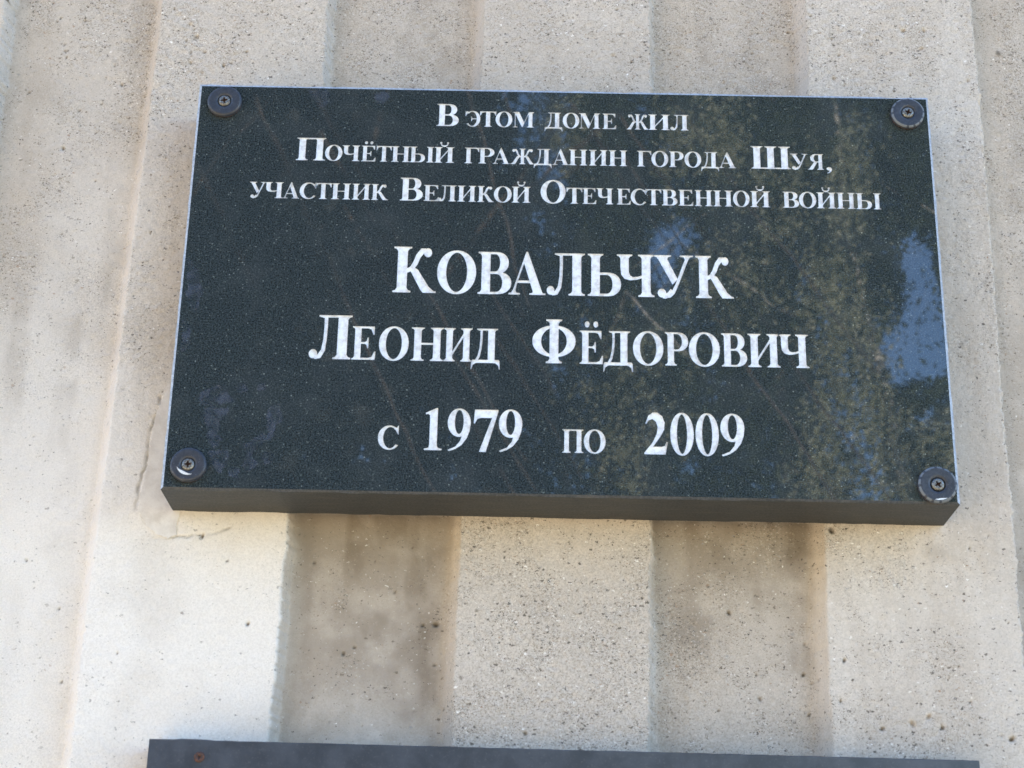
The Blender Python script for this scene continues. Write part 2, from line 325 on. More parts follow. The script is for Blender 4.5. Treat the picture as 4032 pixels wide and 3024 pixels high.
GLYPHS = {
 'В': lambda: [stem(.11, .11+SW, foot=(1, 0), top=(1, 0)), bowl(.11, .52, .87, .48, 1.0, SW, .055, .11+SW), bowl(.11, .55, .95, 0, .53, SW+.01, .055, .11+SW)],
 'Э': lambda: flip(g_ess()[:1], 1.02) + [C([(.98-.96, .66), (.05, .66), (.12, .80), (.25, .93), (.16, 1.0), (.07, .95), (.04, 1.02), (.02, 1.02)]), rect(.40, .475, .80, .53),
               C([(.40, .35), (.44, .35), (.47, .44), (.54, .475), (.54, .53), (.47, .565), (.44, .65), (.40, .65)])],
 'Т': lambda: [stem(.36, .36+SW, top=(0, 0)), arm(.36, .95, .935, 1.0, -1, .22, .08)] + flip([arm(.36, .95, .935, 1.0, -1, .22, .08)], .965),
 'О': lambda: [ring(.53, .51, .235, .055)],
 'М': lambda: [stem(.13, .19, top=(1, 0), e=.12), stem(1.0, 1.0+SW, top=(0, 1)), C([(.13, 1), (.40, 1), (.735, .30), (.62, .02), (.585, .02), (.15, .90)]),
               C([(.60, .02), (.63, .02), (1.04, .93), (1.04, 1.0), (1.02, 1.0), (.985, .92), (.64, .16)]), rect(.0, .965, .2, 1.0), rect(1.0, .93, 1.1, 1.0)],
 'Д': g_de, 'Е': g_e, 'Ё': lambda: dots(g_e(), .92), 'Ж': g_zhe, 'И': g_i, 'Й': lambda: breve(g_i(), 1.12), 'Л': g_el,
 'П': lambda: [stem(.11, .11+SW), stem(1.01-SW, 1.01), rect(.2, .94, .9, 1.0)],
 'Ч': g_che, 'Н': g_en, 'Ь': g_soft, 'Ы': lambda: g_soft() + [stem(1.16, 1.16+SW)],
 'Г': lambda: [stem(.11, .11+SW, top=(1, 0)), arm(.2, .86, .935, 1.0, -1, .22, .08)],
 'Р': lambda: [stem(.11, .11+SW, top=(1, 0)), bowl(.11, .50, .92, .43, 1.0, SW, .055, .11+SW)],
 'А': g_a,
 'Ш': lambda: [stem(.11, .11+SW, foot=(1, 0)), stem(.62, .62+SW, foot=(0, 0)), stem(1.13, 1.13+SW, foot=(0, 1)), rect(.2, 0, 1.25, .06)],
 'У': g_u, 'Я': g_ya, 'С': g_ess, 'К': g_ka,
 'Ф': lambda: [stem(.49, .49+SW), C(G_ell(.61, .50, .60, .36, n=40, p=2.1), G_ell(.61, .50, .355, .305, n=34, p=2.0))],
 ',': lambda: [C([(.02, -.22), (.12, -.17), (.20, -.07), (.22, .06), (.18, .15), (.09, .19), (.0, .14), (-.02, .06), (.03, -.02), (.11, -.03), (.10, -.10), (.0, -.19)])],
 '1': lambda: [C([(.02, .86), (.10, .87), (.14, .84), (.15, .76), (.15, .13), (.13, .06), (.0, .035), (.0, 0), (.52, 0), (.52, .035), (.40, .06), (.375, .13), (.375, 1.02), (.34, 1.02), (.02, .90)])],
 '9': g_nine,
 '7': lambda: [C([(.04, 1.0), (.80, 1.0), (.80, .95), (.42, -.02), (.20, -.02), (.60, .80), (.24, .80), (.12, .77), (.05, .66), (.01, .66)])],
 '2': lambda: [C([(.0, .0), (.72, .0), (.80, .30), (.75, .30), (.70, .21), (.60, .185), (.30, .185), (.56, .44), (.68, .60), (.70, .76), (.62, .92), (.46, 1.01), (.30, 1.01), (.14, .93), (.04, .74), (.07, .72), (.16, .82), (.28, .85), (.40, .79), (.46, .66), (.42, .48), (.28, .28), (.0, .04)])],
 '0': lambda: [ring(.40, .38, .215, .045)],
}
# ================================================================ the ribbed concrete wall
def vnoise(x, y, s, seed):
    t = np.random.default_rng(seed).random((256, 256)); x = x / s; y = y / s
    xi = np.floor(x).astype(int); yi = np.floor(y).astype(int); fx = x - xi; fy = y - yi
    fx = fx*fx*(3-2*fx); fy = fy*fy*(3-2*fy); a, b, c, d = xi & 255, (xi+1) & 255, yi & 255, (yi+1) & 255
    return (t[a, c]*(1-fx)+t[b, c]*fx)*(1-fy)+(t[a, d]*(1-fx)+t[b, d]*fx)*fy
def fbm(x, y, s, seed, o=4, g=.5):
    r = 0; n = 0
    for i in range(o): r = r + g**i*vnoise(x+i*37.1, y-i*11.7, s/2**i, seed+i); n += g**i
    return r / n
def ss(x, a, b): t = np.clip((x-a)/(b-a), 0, 1); return t*t*(3-2*t)
PERIOD, L1 = 188.2, -37.2                     # left edge of the rib that carries the plaque's left end
RW = 98.0; RUNL, RUNR, DEPTH, ZW = 3.2, 7.5, 13.0, -36.0
TILT = 0.0117
# coordinate lines: 0.8 mm where the photograph looks, wider and wider beyond
def grow(a, b, step0, n):
    k = np.linspace(0, 1, n+1)[1:]; return a + (b-a)*k**3
xs = np.concatenate([grow(-138, -1400, .8, 42)[::-1], np.arange(-138, 482, .8), grow(482, 1800, .8, 42)])
ys = np.concatenate([grow(-142, -1995, .8, 46)[::-1], np.arange(-142, 332, .85), grow(332, 1900, .8, 42)])
wall = empty('concrete_wall', W(0, -2000, ZW)); tag(wall, 'ribbed beige concrete wall with rough vertical ribs behind both dark plaques', 'wall')
PITS = [(-26.8, 306.0, 1.1, 0), (-17.1, 295.6, 1.3, 1), (-14.2, 292.5, 0.9, 0), (-12.4, 287.5, 1.6, 1), (-18.1, 284.3, 1, 0), (-18.2, 281.2, 0.8, 0), (-6.9, 277.1, 1.2, 0), (-14.8, 276.6, 1, 0), (-14.2, 269.7, 1.2, 0), (4.7, 268.5, 1.3, 0), (8.9, 270.3, 1, 0), (-7.1, 263.3, 1.2, 1), (9.7, 294.4, 0.8, 0), (17.3, 277.7, 1.1, 0), (-61.0, 274.7, 0.9, 0), (-55.7, 261.9, 1.3, 0), (-65.3, 266.5, 1, 1), (-108.9, 255.9, 1.1, 0), (-85.1, 219.4, 1.5, 0), (-66.3, 248.8, 0.9, 0), (-78.4, 244.4, 1.1, 0), (-54.4, 236.6, 1.1, 1), (-98.1, 304.1, 0.9, 0), (-96.4, 306.5, 0.9, 0), (-91.1, 284.2, 1.1, 0), (-90.0, 279.9, 1, 0), (-92.1, 288.6, 1, 0), (-81.7, 304.9, 0.9, 0), (-126.1, 311.5, 1.6, 0), (-75.2, 314.3, 0.8, 0), (231.5, 311.2, 1.1, 0), (229.1, 280.0, 1.3, 1), (239.8, 275.5, 1, 0), (233.4, 294.1, 0.9, 0), (279.2, 295.7, 1, 2), (333.4, 306.1, 1.1, 0), (344.7, 309.2, 1, 0), (356.2, 293.7, 1, 0), (372.5, 297.9, 0.9, 0), (378.8, 290.2, 1.2, 1), (398.2, 300.1, 1.8, 1), (410.1, 300.6, 1.6, 1), (407.9, 288.2, 1.6, 1), (359.9, 282.8, 1.1, 0), (400.3, 270.5, 1, 0), (433.4, 267.3, 1.4, 1), (456.4, 294.5, 2.6, 2), (294.8, 271.4, 1.2, 1), (356.2, 267.2, 1.6, 1), (263.5, 291.1, 1, 0), (311.6, 291.4, 1, 0), (341.7, -3.7, 2.2, 0), (327.5, -61.1, 1.3, 1), (326.2, -76.9, 1.5, 0), (330.1, -81.6, 1.2, 1), (333.1, -80.3, 1.1, 1), (328.2, -97.5, 1.2, 0), (344.8, -72.0, 1.5, 0), (385.4, -99.6, 2, 1), (377.1, -103.4, 2.2, 1), (362.0, -106.0, 1.6, 0), (392.0, -104.9, 1.5, 0), (426.0, -109.9, 2, 0), (288.9, -45.2, 1.6, 0), (283.8, -60.1, 1, 2), (303.5, -89.8, 1.3, 0), (282.3, -96.0, 1, 0), (302.1, -77.4, 1.1, 0), (342.0, -92.6, 1.2, 0), (421.0, -108.3, 1, 1), (406.7, -91.9, 1, 0), (278.5, -31.3, 1, 0), (412.4, -12.0, 1, 0), (138.1, -54.6, 2, 0), (131.3, -55.1, 1.4, 0), (91.2, -70.6, 1.4, 0), (96.6, -67.1, 1.2, 0), (138.1, -75.6, 1.2, 0), (73.5, -22.8, 1.1, 0), (116.1, -37.9, 1, 0), (152.1, -84.6, 1.4, 2), (159.0, -49.9, 1.4, 2), (184.7, -111.8, 1.4, 0), (43.2, -59.1, 1.4, 0), (-76.6, -24.4, 1, 0), (-56.6, -50.1, 1, 0), (-51.0, -88.1, 1, 0), (16.3, -13.4, 1.6, 0), (30.3, -26.3, 1, 0)]
def crack_dist(U, V, pts):
    d = np.full(U.shape, 1e9)
    for (ax, ay), (bx, by) in zip(pts, pts[1:]):
        dx, dy = bx-ax, by-ay; L = dx*dx+dy*dy
        t = np.clip(((U-ax)*dx+(V-ay)*dy)/L, 0, 1); d = np.minimum(d, np.hypot(U-ax-t*dx, V-ay-t*dy))
    return d
CRACKS = [([(-12, 63), (-14, 52), (-16, 43), (-16.5, 26), (-19, 12), (-19.5, 0)], .7), ([(-16, -4), (-13, -6), (-9, -9), (-7, -12)], .55), ([(-10, -14), (-6, -15), (-3, -16), (3, -14), (8, -14), (11, -13), (16, -13), (19, -12), (24, -11), (30, -9)], .5)]
def field(X, V):
    """relief (mm, 0 = rib face) and surface attributes at wall points"""
    U = X - TILT*(V-90)
    # rib index and ragged arrises
    jr = (fbm(V, V*0+3, 3.4, 11, 3, .8)-.5)*3.0 + (vnoise(V, V*0, 60, 5)-.5)*1.5
    jl = (fbm(V, V*0+9, 6.0, 21, 4, .6)-.5)*1.5 + (vnoise(V, V*0, 70, 6)-.5)*1.2
    q = (U-L1) % PERIOD
    ql = q - jl; ql = np.where(q > PERIOD-20, ql-PERIOD, ql)             # distance right of the rib's left edge
    qr = q - RW - jr                                                       # distance right of its right edge
    tr = np.clip(qr/RUNL, 0, 1); tl = np.clip(-ql/RUNR, 0, 1); tl = np.where(q > PERIOD-20, tl, 1.0)
    t = np.where(q < PERIOD-20, tr, tl); t = np.where(q < 8, np.minimum(1, np.clip(-ql/RUNR, 0, 1)), t)
    gr = 1-(1-t)**2                                                        # 0 on the rib, 1 on the groove floor
    h = -DEPTH*gr
    ing = ss(gr, .6, 1.0)
    h = h + (fbm(X, V, 45, 31, 3)-.5)*1.4*(.4+.6*ing) + (fbm(X, V, 9, 41, 3)-.5)*.35
    rough = (fbm(X, V, 2.6, 51, 3, .6)-.5)
    # where the cement skin is gone and aggregate shows
    k = np.floor((U-L1+20)/PERIOD).astype(int)                             # rib number, 0 = left, 1 = middle
    agg = .5*ss(fbm(X*1.3, V*.7, 70, 61, 4), .44, .66)*ss(fbm(X, V, 22, 65, 3), .3, .6)
    mid = np.exp(-((U-200)/75.0)**2)*ss(V, 30, -60); agg = agg + mid*.55
    agg = agg + .45*np.exp(-((U-249+3)/9.0)**2)*(q < RW)*ss(V, 60, 0)
    agg = agg + .35*np.exp(-((U-345)/110.0)**2)*ss(V, -55, -115) + .40*np.exp(-((V-300)/80.0)**2)*ss(U, -160, 60) + .15
    top = ss(V, 180, 300)
    agg = agg*(1-.85*ss(V, 150, 20)*(1-ss(U, 50, 75)))
    agg = agg*(1-.75*ing*ss(U, 90, 60)*ss(U, 0, 60)*ss(V, 20, -20))
    agg = agg*(1-.8*ing*ss(U, 55, 65)*ss(U, 156, 150)*ss(V, 40, 0))
    agg = agg + .7*ing*ss(fbm(X, V, 26, 201, 3), .45, .62)*(np.exp(-((U-118)/26.0)**2-((V+62)/26.0)**2)+.8*np.exp(-((U-92)/6.0)**2-((V+50)/28.0)**2)+.8*np.exp(-((U-272)/22.0)**2-((V+55)/30.0)**2))
    agg = np.clip(agg*1.25*(1-.6*np.where((gr > .05) & (gr < .9), 1, 0)), 0, 1)
    h = h + rough*(.25+.7*agg)
    # dirt: long vertical stains in the grooves, blotches everywhere; plus painted shade below plaque
    st = fbm(X*2.2, V*.35, 30, 71, 4); bl = fbm(X, V, 55, 81, 4)
    dirt_shade = .08*ss(bl, .45, .7) + ing*(.10+.26*ss(st, .42, .66)*ss(fbm(X, V, 14, 171, 3), .25, .6)) + .07*(1-ing)*ss(st, .55, .75)
    dirt_shade = dirt_shade + .18*ing*ss(U, 62, 74)*ss(V, 40, 0)*ss(U, 260, 240)*ss(V, -140, -60) + .14*ing*ss(fbm(X, V, 18, 181, 4), .45, .65)*ss(V, 10, -20) + .10*ing*ss(U, 240, 262)*ss(V, 20, -5)*ss(V, -110, -40)
    dirt_shade = dirt_shade + .22*np.exp(-((U-128)/16.0)**2-((V+70)/28.0)**2) + .20*np.exp(-((U-268)/10.0)**2-((V+55)/26.0)**2) + .16*np.exp(-((U-92)/9.0)**2-((V+48)/34.0)**2)
    dirt_shade = dirt_shade + .30*np.exp(-((q-(PERIOD-15))/5.0)**2)*ss(fbm(X*.5, V*.4, 30, 77, 3), .42, .7)
    dirt_shade = dirt_shade + .30*ing*ss(V, -48, -4)*(V < 4)*(X > 0)*(X < 400)  # soft shadow of the plaque on the groove floors, painted in
    dirt_shade = dirt_shade + .16*ing*ss(U, 62, 70)*ss(U, 80, 70)*ss(V, 30, -10)
    dirt_shade = dirt_shade + .35*np.exp(-((U-397)/7.0)**2-((V+15)/4.5)**2)  # dark spot below the plaque's lower right corner
    dirt_shade = dirt_shade + .10*np.exp(-((U+105)/9.0)**2)*ing*ss(V, -60, 120)+ .10*np.exp(-((U+118)/40.0)**2)*ing*ss(V, 0, 200)
    dirt_shade = dirt_shade*(1-.6*ss(V, -70, -120)*ing*ss(U, 70, 95)*ss(U, 130, 110))*(1-.5*ss(V, -60, -110)*ing*ss(U, 262, 275))
    dirt_shade = dirt_shade*(1-.75*ss(V, 110, 0)*(1-ss(U, 50, 66)))
    dirt_shade = dirt_shade*(1-.45*ss(V, 60, 200)*(1-ss(U, 40, 120)))
    pale = .85*np.maximum(ss(V+.5*(bl-.5)*160, 150, -40), .75*ss(V+(bl-.5)*120, 250, 60)*ss(U, 10, -60))*(U < 75)*(1-.35*ss(bl, .5, .75))*np.where(U > 40, 1-ss(gr, .0, .10), 1)  # paler concrete at lower left, carrying a painted patch of soft light
    pale = pale + .22*ss(st, .35, .6)*ss(U, 300, 345) + .10*(bl > .0)
    pale = pale + .65*np.exp(-((U-252.8)/1.5)**2)*ss(V, -30, -60)
    lq = np.where(q > PERIOD-20, -ql, -q+jl)
    warm = ss(lq, -.3, .5)*(1-ss(lq, 6.0, 10.0))*(.85+.5*(vnoise(V, V*0, 40, 91)-.5)) + .40*ss(V+6*(bl-.5)*6, -38, -2)*(V < 2)*ss(X, -4, 4)*ss(X, 404, 396)*(1-.35*ing) + .45*ing*np.exp(-((q-RW-22)/16.0)**2)*fbm(X, V, 35, 95, 3)  # left-facing slopes and band under the plaque: warm light painted into the colour
    pit = np.zeros_like(X)
    near = (X > -150) & (X < 490) & (V > -150) & (V < 340)
    for (px, py, r, kd) in PITS + SMALL:
        i0, i1 = np.searchsorted(xs, px-3*r), np.searchsorted(xs, px+3*r); j0, j1 = np.searchsorted(ys, py-3*r), np.searchsorted(ys, py+3*r)
        X_, V_ = X[j0:j1, i0:i1], V[j0:j1, i0:i1]
        if not X_.size: continue
        a = px*7.7 % 3.1; dx, dy = X_-px, V_-py; dx, dy = dx*math.cos(a)+dy*math.sin(a), -dx*math.sin(a)+dy*math.cos(a)
        d = np.hypot(dx*.85, dy*1.25)/(r*.8); w = np.clip(1.25-d, 0, 1); w = w*w*(3-2*w)
        if kd != 2: h[j0:j1, i0:i1] -= w*r*(1.15 if kd == 0 else .7)
        else: h[j0:j1, i0:i1] += w*.3
        v = {0: .9, 1: .5, 2: .8}[kd]
        pit[j0:j1, i0:i1] = np.maximum(pit[j0:j1, i0:i1], w*v)
        if kd == 1: warm[j0:j1, i0:i1] = np.maximum(warm[j0:j1, i0:i1], np.clip(1.7-d, 0, 1))
    for pts, wd in CRACKS:
        d = crack_dist(X + (fbm(X, V, 4, 101, 2)-.5)*2.2, V + (fbm(X, V, 4, 111, 2)-.5)*2.2, pts)
        w = np.clip(1.4-d/wd, 0, 1)*(.35+.9*ss(fbm(X, V, 7, 121, 2), .3, .7)); h = h-w*.8; pit = np.maximum(pit, w*.38)
    return h, gr, dict(agg=agg, dirt_shade=np.clip(dirt_shade, 0, 1), pale=np.clip(pale, 0, 1), pit=np.clip(pit, 0, 1), warm=np.clip(warm, 0, 1))
rp = random.Random(4)
SMALL = []
for _ in range(900):
    x, y = rp.uniform(-136, 480), rp.uniform(-140, 330)
    if y < 40 and x < 60 and rp.random() < .75: continue
    if y > 235 and rp.random() < .0 or rp.random() < .35: continue
    SMALL.append((x, y, rp.choice((.35, .4, .45, .5, .6, .75)), rp.choice((0, 0, 1))))
X, V = np.meshgrid(xs, ys)
H, GR, AT = field(X, V)
P = np.stack([(X-200)*MM, -(ZW+H)*MM, V*MM+2.0], -1)
ny, nx = X.shape
# cut the relief into its ribs and the grooves between them along the foot of each slope
kr = np.floor((xs-TILT*0-L1+RUNR)/PERIOD); qq = (xs-L1+RUNR) % PERIOD
lab = kr*2 + (qq > RW+RUNR+RUNL)
cuts = [0] + [i for i in range(1, nx) if lab[i] != lab[i-1]] + [nx-1]
for a, b in zip(cuts, cuts[1:]):
    if b-a < 1: continue
    isg = int(round(lab[a])) % 2
    sub = P[:, a:b+1].reshape(-1, 3); w = b-a+1
    idx = np.arange(ny*w).reshape(ny, w)
    F = np.stack([idx[:-1, :-1], idx[:-1, 1:], idx[1:, 1:], idx[1:, :-1]], -1).reshape(-1, 4)
    nm = 'wall_groove' if isg else 'wall_rib'
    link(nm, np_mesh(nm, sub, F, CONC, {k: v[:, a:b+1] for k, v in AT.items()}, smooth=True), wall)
# body of the wall behind its relief
bx = [(x, y, z) for x in (-1400, 1800) for y in (-1995, 1900) for z in (-56, -250)]
mesh('wall_core', [W(*b) for b in bx], [(0, 1, 3, 2), (4, 6, 7, 5), (0, 4, 5, 1), (2, 3, 7, 6), (0, 2, 6, 4), (1, 5, 7, 3)], CONC, wall)
# the smear of mortar by the plaque's lower left corner
def blob(name, pts, z, thick, mat, parent, n=5, seed=1, jit=.5):
    r = random.Random(seed); P2 = []
    for (a, b), (c, d) in zip(pts, pts[1:]+pts[:1]):
        L = math.hypot(c-a, d-b); m_ = max(1, int(L/1.2))
        for i in range(m_):
            t = i/m_; P2.append((a+(c-a)*t+r.uniform(-jit, jit), b+(d-b)*t+r.uniform(-jit, jit)))
    v2, e2, f2, *_ = geometry.delaunay_2d_cdt([Vector(p) for p in P2], [], [list(range(len(P2)))], 1, 1e-4)
    rimset = set((round(p[0], 3), round(p[1], 3)) for p in P2)
    vs = [W(p.x, p.y, z) for p in v2]
    o = mesh(name, vs, [tuple(f) for f in f2], mat, parent)
    bm = bmesh.new(); bm.from_mesh(o.data)
    rim = [e for e in bm.edges if e.is_boundary]
    g = bmesh.ops.extrude_edge_only(bm, edges=rim)
    for v in g['geom']:
        if isinstance(v, bmesh.types.BMVert): v.co += Vector((r.uniform(-.0006, .0006), thick*MM, r.uniform(-.0006, .0006)))
    bmesh.ops.recalc_face_normals(bm, faces=bm.faces); bm.to_mesh(o.data); bm.free(); return o
blob('mortar_patch', [(-8, 70), (-12.5, 58), (-15, 45), (-15.5, 26), (-18, 6), (-17, -2), (-13, -8), (-7, -13), (-1, -15), (3, -13), (2.5, -8), (4, -1), (12, 4), (12, 60), (2, 72)], ZW+.55, 1.6, mat_mortar(), wall, jit=.45)
# ================================================================ the plaque
PW, PH, PT, CH, CD = 400.0, 234.1, 36.0, 1.25, .55
plaque = empty('memorial_plaque', W(200, 0, -PT))
tag(plaque, 'thick polished black granite plaque with white engraved Russian inscription, upper of two', 'plaque')
TEXT = [(1,'В',130.9,142.9), (1,'э',146.5,154.6), (1,'т',154.4,163.3), (1,'о',163.0,172.1), (1,'м',172.3,183.9), (1,'д',189.7,199.5), (1,'о',199.6,208.6), (1,'м',208.4,219.9), (1,'е',221.3,228.8), (1,'ж',234.4,246.4), (1,'и',246.2,258.0), (1,'л',258.2,268.1), (2,'П',55.7,71.4), (2,'о',71.3,80.6), (2,'ч',80.5,90.0), (2,'ё',90.9,98.7), (2,'т',99.0,107.2), (2,'н',107.2,117.1), (2,'ы',117.1,130.1), (2,'й',130.4,141.0), (2,'г',146.8,154.6), (2,'р',154.3,162.8), (2,'а',162.0,171.1), (2,'ж',171.5,184.5), (2,'д',184.1,193.9), (2,'а',194.3,203.1), (2,'н',203.2,213.0), (2,'и',214.0,223.9), (2,'н',224.6,234.6), (2,'г',240.0,247.7), (2,'о',247.7,256.8), (2,'р',257.3,265.1), (2,'о',265.6,274.6), (2,'д',274.5,284.2), (2,'а',284.0,293.4), (2,'Ш',301.5,322.9), (2,'у',322.7,332.2), (2,'я',332.0,340.7), (2,',',342.1,345.1), (3,'у',32.0,40.8), (3,'ч',40.0,50.1), (3,'а',50.1,58.9), (3,'с',59.0,67.7), (3,'т',67.2,76.0), (3,'н',76.0,86.3), (3,'и',87.1,96.8), (3,'к',97.4,106.5), (3,'В',112.8,125.0), (3,'е',125.5,133.7), (3,'л',133.1,142.9), (3,'и',143.6,153.5), (3,'к',154.3,163.1), (3,'о',163.1,172.6), (3,'й',172.7,182.6), (3,'О',188.1,201.5), (3,'т',201.9,210.5), (3,'е',210.5,218.0), (3,'ч',218.0,227.0), (3,'е',229.0,236.4), (3,'с',236.4,244.7), (3,'т',244.4,252.8), (3,'в',253.0,261.4), (3,'е',261.9,269.9), (3,'н',270.6,280.1), (3,'н',280.7,290.8), (3,'о',291.2,300.0), (3,'й',300.4,311.0), (3,'в',317.7,326.5), (3,'о',326.5,335.7), (3,'й',335.9,346.2), (3,'н',346.7,356.5), (3,'ы',357.0,370.3), (4,'К',111.2,133.9), (4,'О',134.3,154.8), (4,'В',155.8,173.4), (4,'А',172.0,191.4), (4,'Л',192.0,212.0), (4,'Ь',213.5,231.0), (4,'Ч',228.8,248.4), (4,'У',248.2,269.1), (4,'К',270.2,290.0), (5,'Л',69.6,91.2), (5,'Е',91.7,104.0), (5,'О',105.6,121.0), (5,'Н',122.3,138.9), (5,'И',139.1,153.8), (5,'Д',153.3,168.4), (5,'Ф',184.9,207.3), (5,'Ё',209.4,221.6), (5,'Д',221.6,237.0), (5,'О',237.0,252.7), (5,'Р',253.6,265.6), (5,'О',265.9,281.9), (5,'В',282.7,295.9), (5,'И',296.4,313.0), (5,'Ч',312.2,327.8), (6,'с',107.5,117.9), (6,'1',131.0,139.9), (6,'9',142.6,154.3), (6,'7',155.8,168.2), (6,'9',168.6,180.5), (6,'п',200.9,211.5), (6,'о',211.8,222.8), (6,'2',242.4,254.3), (6,'0',255.6,267.5), (6,'0',268.4,280.2), (6,'9',281.1,293.3)]
BASE = {1: 210.6, 2: 187.9, 3: 164.6, 4: 110.6, 5: 72.1, 6: 23.4}
def capheight(line, ch):
    if line <= 3: return 13.8 if ch.isupper() else 9.6
    if line == 4: return 26.2 if ch == 'К1' else 24.5
    if line == 5: return 24.7 if ch in ('Л', 'Ф') else 18.7
    return 22.4 if ch.isdigit() else 12.6
glyphs = []
firstK = True
for (line, ch, x0, x1) in TEXT:
    comps = GLYPHS[ch.upper()]()
    h = capheight(line, ch)
    if line == 4 and ch == 'К' and firstK: h = 26.6; firstK = False
    allx = [p[0] for o, _ in comps for p in o]; a, b = min(allx), max(allx); sx = (x1-x0)/(b-a)
    tr = lambda p: (x0+(p[0]-a)*sx, BASE[line]+p[1]*h)
    glyphs.append((ch, [([tr(p) for p in o], [[tr(p) for p in i] for i in ii]) for o, ii in comps]))
def clean(poly, e=.004):
    r = []
    for p in poly:
        if not r or math.hypot(p[0]-r[-1][0], p[1]-r[-1][1]) > e: r.append(p)
    while len(r) > 3 and math.hypot(r[0][0]-r[-1][0], r[0][1]-r[-1][1]) < e: r.pop()
    return r
def cdt(glist, frame=None):
    """one constrained triangulation of all outlines: returns verts, faces, inside-flag per face"""
    V2, F2, comp = [], [], []
    def add(poly, key):
        poly = clean(poly)
        if sum(a[0]*b[1]-b[0]*a[1] for a, b in zip(poly, poly[1:]+poly[:1])) < 0: poly = poly[::-1]
        F2.append(list(range(len(V2), len(V2)+len(poly)))); V2.extend(Vector(p) for p in poly); comp.append(key)
    if frame: add(frame, ('frame',))
    ci = 0
    for _, comps in glist:
        for o, ii in comps:
            add(o, ('o', ci)); [add(i, ('i', ci)) for i in ii]; ci += 1
    v, e, f, ov, oe, of = geometry.delaunay_2d_cdt(V2, [], F2, 1, 1e-5, True)
    flag = []
    for src in of:
        ks = [comp[s] for s in src]; outs = {k[1] for k in ks if k[0] == 'o'}; ins = {k[1] for k in ks if k[0] == 'i'}
        flag.append(bool(outs-ins))
    return v, f, flag
ENG = 0.8
# polished face with the letters cut out of it, arris round it, sawn edges
v, f, fl = cdt(glyphs, [(CH, CH), (PW-CH, CH), (PW-CH, PH-CH), (CH, PH-CH)])
vs = [W(p.x, p.y, 0) for p in v]; fs = [tuple(a) for a, b in zip(f, fl) if not b]
me = bpy.data.meshes.new('slab'); me.from_pydata(vs, [], fs); me.materials.append(GRAN); me.materials.append(SAWN); me.materials.append(ARRIS)
bm = bmesh.new(); bm.from_mesh(me)
bmesh.ops.recalc_face_normals(bm, faces=bm.faces)
for fc in bm.faces:
    fc.normal_update()
    if fc.normal.y > 0: fc.normal_flip()
o_ = lambda x, y, z: bm.verts.new(W(x, y, z))
ring0 = [(CH, CH), (PW-CH, CH), (PW-CH, PH-CH), (CH, PH-CH)]; ring1 = [(0, 0), (PW, 0), (PW, PH), (0, PH)]
er = random.Random(3)
def edgechain(p, q, n, z, j):
    return [((p[0]+(q[0]-p[0])*i/n)+(er.uniform(-j, j) if 0 < i else 0), (p[1]+(q[1]-p[1])*i/n)+(er.uniform(-j, j) if 0 < i else 0), z) for i in range(n)]
A, B_ = [], []
for (p, q), (p1, q1) in zip(zip(ring0, ring0[1:]+ring0[:1]), zip(ring1, ring1[1:]+ring1[:1])):
    A += edgechain(p, q, 60, 0.0, .0); B_ += edgechain(p1, q1, 60, -CD, .0)
B_ = [(x+er.uniform(-.2, .2)*(1 if i % 60 else 0), y+er.uniform(-.2, .2)*(1 if i % 60 else 0), z-(er.random() < .12)*er.uniform(0, .5)) for i, (x, y, z) in enumerate(B_)]
A_ = [(x, y, -.002) for x, y, z in A]
va, vb, vc = [o_(*p) for p in A_], [o_(*p) for p in B_], [o_(x, y, -PT) for x, y, z in B_]
n = len(va)
for i in range(n):
    j = (i+1) % n
    fc = bm.faces.new((va[i], va[j], vb[j], vb[i])); fc.material_index = 2 if i >= 60 else 1
    fc = bm.faces.new((vb[i], vb[j], vc[j], vc[i])); fc.material_index = 1
bm.faces.new(vc).material_index = 1
bm.to_mesh(me); bm.free()
slab = link('slab', me, plaque)
for ch, comps in glyphs:
    v, f, fl = cdt([(ch, comps)])
    keep = [tuple(a) for a, b in zip(f, fl) if b]
    bm = bmesh.new(); bv = [bm.verts.new(W(p.x, p.y, -ENG)) for p in v]
    for t in keep:
        try: bm.faces.new([bv[i] for i in t])
        except ValueError: pass
    bmesh.ops.delete(bm, geom=[q for q in bm.verts if not q.link_faces], context='VERTS')
    for fc in bm.faces:
        fc.normal_update()
        if fc.normal.y > 0: fc.normal_flip()
    g = bmesh.ops.extrude_edge_only(bm, edges=[e for e in bm.edges if e.is_boundary])
    for q in g['geom']:
        if isinstance(q, bmesh.types.BMVert): q.co.y = 0.00003
    nm = 'engraved_comma' if ch == ',' else 'engraved_numeral' if ch.isdigit() else 'engraved_letter'
    me = bpy.data.meshes.new(nm); bm.to_mesh(me); bm.free(); me.materials.append(PAINT); link(nm, me, plaque)
